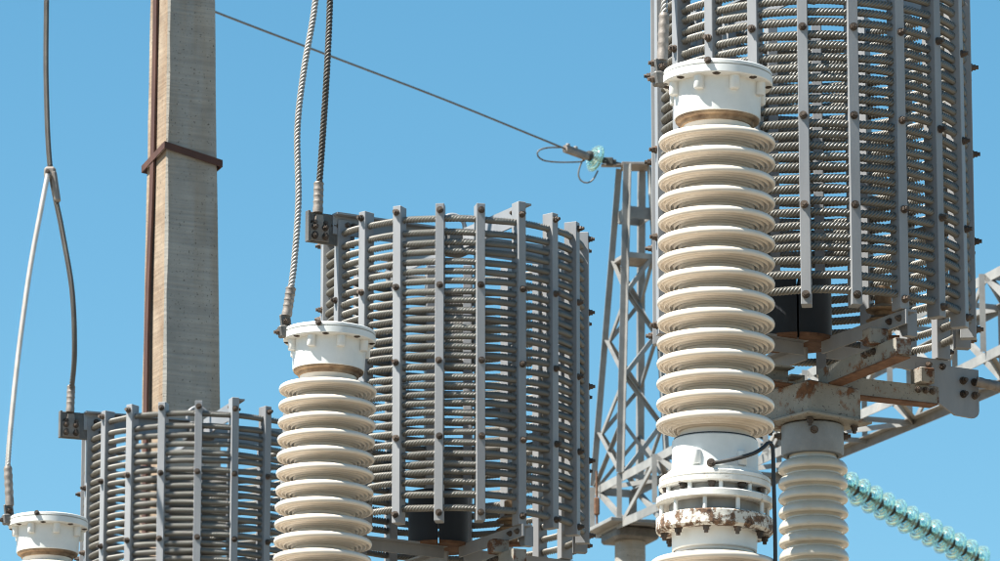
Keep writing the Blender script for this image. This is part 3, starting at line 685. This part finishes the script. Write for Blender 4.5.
# ------------------------------------------------------------------ lattice gantry far behind
GY = 48.0
def gantry():
    z_top = P(595, 487, GY).z
    s0 = P(595, 487, GY); s0.z = 0
    d = Vector((0.347, -0.938, 0)).normalized(); n = Vector((0.938, 0.347, 0)).normalized()
    Wd, L = 0.40, 15.0
    root = empty("lattice_gantry", (s0.x, s0.y, 0)); tag(root, "grey lattice steel gantry with pyramid mast and truss beam, behind the tall white capacitor", "gantry")
    def H(s):  # the beam deepens away from its end
        return 0.39 + 0.21 * min(1, s / 7.5) if s < 7.5 else 0.60
    def wd(s): return Wd + 0.16 * min(1.0, max(0, (s - 1.0)) / 5.0)
    def pt(s, u, lvl):
        c = Wd / 2 + (u - 0.5) * wd(s)
        return d * s + n * c + Vector((0, 0, z_top - (0 if lvl else H(s))))
    ang = 0.055
    st = [0, 0.65, 1.5, 2.35, 3.2, 4.05, 4.9, 5.75, 6.6, 7.45, 8.3, 9.15, 10, 10.85, 11.7, 12.55, 13.4, 14.2, 15]
    def bar(name, a, b, wdt=0.05, up=(0, 0, 1), t=0.006, kind='L', flipy=1):
        pr = angle_prof(wdt, wdt, t) if kind == 'L' else flat_prof(wdt, t)
        if flipy < 0: pr = [(-y, z) for y, z in pr][::-1]
        return profile_beam(name, a, b, pr, up, root, M['galv'])
    for u in (0, 1):
        for lvl in (0, 1):
            for (a, b) in ((0, 1.0), (1.0, 6.0), (6.0, 7.5), (7.5, 15)):
                bar("top_chord" if lvl else "bottom_chord", pt(a, u, lvl), pt(b, u, lvl), 0.075 if u == 0 or lvl == 0 else 0.06, flipy=1 if u == 0 else -1, t=0.008)
    for i, (a, b) in enumerate(zip(st[:-1], st[1:])):
        for u in (0, 1):
            if i % 2: bar("brace", pt(a, u, 0), pt(b, u, 1), 0.042)
            else: bar("brace", pt(a, u, 1), pt(b, u, 0), 0.042)
            bar("upright", pt(b, u, 1), pt(b, u, 0), 0.045, up=(1, 0, 0))
        for lvl in (0, 1):
            bar("cross_brace", pt(a, i % 2, lvl), pt(b, 1 - i % 2, lvl), 0.042)
            bar("cross_strut", pt(b, 0, lvl), pt(b, 1, lvl), 0.042)
    for u in (0, 1): bar("upright", pt(0, u, 1), pt(0, u, 0), 0.07, up=(1, 0, 0))
    for lvl in (0, 1): bar("end_strut", pt(0, 0, lvl), pt(0, 1, lvl), 0.07)
    # pyramid mast on the beam's end
    a0, a1 = 0.03, 0.66
    mc = d * 0.335 + n * (Wd / 2)
    zt = P(634, 168, GY - 0.3).z
    tip = P(634.5, 166, GY - 0.3) - Vector((s0.x, s0.y, 0)); 
    tw = 0.085
    legs = []
    for (sa, u) in ((a0, 0), (a1, 0), (a1, 1), (a0, 1)):
        b = d * sa + n * (Wd * u) + Vector((0, 0, z_top))
        sg = 1 if sa == a1 else -1; ug = 1 if u else -1
        t = Vector((tip.x, tip.y, zt)) + d * (sg * tw) + n * (ug * tw)
        legs.append((b, t, sg, ug))
        o = bar("mast_leg", b, t, 0.058, up=d * (-sg), t=0.007, flipy=1 if ug * sg > 0 else -1)
    fr = [0, 0.17, 0.32, 0.46, 0.59, 0.71]
    for i in range(4):
        A, B = legs[i], legs[(i + 1) % 4]
        for k, (f0, f1) in enumerate(zip(fr[:-1], fr[1:])):
            q = (A, B) if (k + i) % 2 else (B, A)
            p0 = q[0][0].lerp(q[0][1], f0); p1 = q[1][0].lerp(q[1][1], f1)
            bar("mast_brace", p0, p1, 0.036)
            if k == 0: bar("mast_brace", q[1][0].lerp(q[1][1], f0), q[0][0].lerp(q[0][1], f1), 0.032, flipy=-1)
        for f, hh in ((0.705, 0.05), (0.845, 0.11)):
            p0 = A[0].lerp(A[1], f); p1 = B[0].lerp(B[1], f)
            bar("batten_plate", p0, p1, hh, kind='F', t=0.008)
    link("mast_plate", box_mesh("mast_plate", (0.30, 0.27, 0.010), (0, 0, 0), 0.002), root, legs[0][0].lerp(legs[0][1], 0.70) * 0.25 + legs[1][0].lerp(legs[1][1], 0.70) * 0.25 + legs[2][0].lerp(legs[2][1], 0.70) * 0.25 + legs[3][0].lerp(legs[3][1], 0.70) * 0.25, (0, 0, math.atan2(d.y, d.x)), M['lug'])
    bm = bmesh.new(); bm_box(bm, (0.24, 0.24, 0.025), (0, 0, 0), None, 0.003); bm_box(bm, (0.20, 0.08, 0.012), (0.20, 0, 0.006), None, 0.003)
    cp = link("mast_cap", bm_mesh("mast_cap", bm), root, Vector((tip.x, tip.y, zt + 0.013)), (0, 0, R(182)), M['lug'])
    # columns with a bracketed head
    for s in (0.335, 14.4):
        c = d * s + n * (Wd / 2); zb = z_top - H(s)
        link("column_head", box_mesh("column_head", (0.66, 0.62, 0.035), (0, 0, 0), 0.004), root, c + Vector((0, 0, zb - 0.020)), (0, 0, math.atan2(d.y, d.x)), M['galv'])
        link("head_bracket", box_mesh("head_bracket", (0.42, 0.40, 0.11), (0, 0, 0), 0.02), root, c + Vector((0, 0, zb - 0.095)), (0, 0, math.atan2(d.y, d.x)), M['dark_plate'])
        hh = zb - 0.14
        link("column", lathe("column", [(0.20, 0), (0.135, hh), (0, hh)], 32, 40), root, c, None, M['concrete'])
    # hanging turnbuckle rod on the beam's end
    e = pt(0.12, 0, 1) - n * 0.03
    link("tie_rod", tube_mesh("tie_rod", None, 0.010, pts=[e + Vector((0, 0, 0.12)), e + Vector((0, 0, -0.15)), e + Vector((0, 0, -0.42))], sides=8), root, None, None, M['rust'])
    link("turnbuckle", box_mesh("turnbuckle", (0.05, 0.05, 0.16), (0, 0, 0), 0.012), root, e + Vector((0, 0, -0.20)), None, M['rust'])
    return root, Vector((s0.x, s0.y, 0)), d, n, z_top, H
gan, G0, GD, GN, GZ, GH = gantry()

# ------------------------------------------------------------------ glass insulators
def disc_meshes():
    sh = lathe("glass_shell", [(0.040, 0.040), (0.060, 0.036), (0.095, 0.018), (0.122, -0.004), (0.1275, -0.014), (0.125, -0.020), (0.117, -0.012), (0.110, -0.006), (0.106, -0.024), (0.101, -0.024), (0.097, 0.000),
                               (0.088, 0.004), (0.084, -0.020), (0.079, -0.020), (0.075, 0.008), (0.064, 0.012), (0.060, -0.012), (0.055, -0.012), (0.050, 0.018), (0.040, 0.020)], 48, 60, True)
    sh.materials.append(M['glass'])
    cp = lathe("iron_cap", [(0, 0.095), (0.026, 0.093), (0.034, 0.080), (0.043, 0.068), (0.047, 0.045), (0.047, 0.028), (0.038, 0.024), (0, 0.024)], 12, 30); cp.materials.append(M['iron_cap'])
    pn = lathe("pin", [(0, 0.03), (0.012, 0.03), (0.012, -0.052), (0.018, -0.058), (0, -0.062)], 10, 40); pn.materials.append(M['iron_cap'])
    return sh, cp, pn
GSH, GCAP, GPIN = disc_meshes()
def disc(parent, p, axis):
    """axis points from the shell towards its cap"""
    sh = link("disc", GSH, parent, p); sh.rotation_mode = 'QUATERNION'; sh.rotation_quaternion = Vector(axis).to_track_quat('Z', 'Y')
    link("iron_cap", GCAP, sh); link("pin", GPIN, sh)
    return sh
# tension string lower right
pA = P(846.5, 485, 45.0); pB = P(973, 551, 45.0)
dirp = pB - pA; dirp = Vector((dirp.x, 0.86 * dirp.x, dirp.z + 0.86 * dirp.x * 0.2)); dirp.normalize()
stp = 0.146
root = empty("insulator_string", pA - dirp * 5 * stp); tag(root, "string of sea-green glass disc insulators slanting down at the lower right", "insulator string")
o = root.location.copy()
for k in range(16):
    disc(root, pA + dirp * ((k - 4) * stp) - o, -dirp)
link("link_rod", tube_mesh("link_rod", None, 0.014, pts=[Vector((0, 0, 0)) - dirp * 0.5, Vector((0, 0, 0)), dirp * stp], sides=10), root, None, None, M['iron_cap'])
e = pA + dirp * (12 * stp) - o
link("line_wire", tube_mesh("line_wire", [e, e + dirp * 3 + Vector((0, 0, -.1)), e + dirp * 9, e + dirp * 20 + Vector((0, 0, 1.5))], 0.012, 0, step=0.4, sides=8), root, None, None, M['cable_dark'])

# single disc and dead-end of the shield wire on the mast top
tp = P(617, 163.5, GY - 0.3)
ds = P(594, 158, GY - 0.45)
ax = Vector((-0.80, -0.55, 0.24)).normalized()
root = empty("glass_insulator", ds); tag(root, "single sea-green glass disc insulator beside the top of the lattice mast", "insulator")
disc(root, Vector((0, 0, 0)), -ax * -1)
m_ = tp - ds
link("link_rod", tube_mesh("link_rod", None, 0.016, pts=[m_ * 0.15, m_ * 0.6, m_ * 1.25], sides=8), root, None, None, M['iron_cap'])
bm = bmesh.new()
for k, s in ((0.45, 0.05), (0.68, 0.065), (0.85, 0.05)): bm_box(bm, (s, s * .8, s * 1.1), m_ * k, None, 0.008)
link("shackle", bm_mesh("shackle", bm), root, None, None, M['iron_cap'])
cl0 = P(565.5, 149, GY - 0.75); cl1 = P(585, 156, GY - 0.55)
wp = [(565.5, 149, GY - .75), (530, 134.5, GY - 1.3), (440, 98, GY - 2.9), (330, 56, GY - 4.8), (215, 12, GY - 6.9), (60, -50, GY - 9.6), (-150, -138, GY - 13)]
cps = [P(*q) for q in wp]
root = empty("shield_wire", cps[0]); tag(root, "thin dark overhead wire slanting from the mast top up to the left", "wire")
o = cps[0]
link("strand", tube_mesh("strand", [c - o for c in cps], 0.0095, 0, step=0.15, sides=8), root, None, None, M['cable_dark'])
v = cl1 - cl0
cb = profile_beam("dead_end_clamp", cl0 - o - v * 0.03, cl1 - o + v * 0.10, [(-.024, -.03), (.024, -.03), (.03, .0), (.02, .034), (-.02, .034), (-.03, 0)], (0, 0, 1), root, M['lug'])
for k in (0.15, 0.55): link("u_bolt", box_mesh("u_bolt", (0.03, 0.03, 0.055), (v.length * k, 0, 0.03), 0.004), cb, None, None, M['galv'])
lp = [(562, 147.5, GY - .75), (548, 147.8, GY - .85), (539, 150.5, GY - .9), (537.5, 155.5, GY - .9), (544, 160.5, GY - .85), (560, 162.3, GY - .7), (582, 161.6, GY - .5), (584.5, 158, GY - .5)]
link("jumper_loop", tube_mesh("jumper_loop", [P(*q) - o for q in lp], 0.0075, 0, step=0.03, sides=8), root, None, None, M['cable_dark'])
lp = [(584, 157, GY - .5), (579.5, 168, GY - .5), (578.5, 176, GY - .5), (582, 181.5, GY - .5), (588, 182.8, GY - .5), (593.5, 179, GY - .5), (598, 170.5, GY - .5)]
link("jumper_loop", tube_mesh("jumper_loop", [P(*q) - o for q in lp], 0.0075, 0, step=0.03, sides=8), root, None, None, M['cable_dark'])
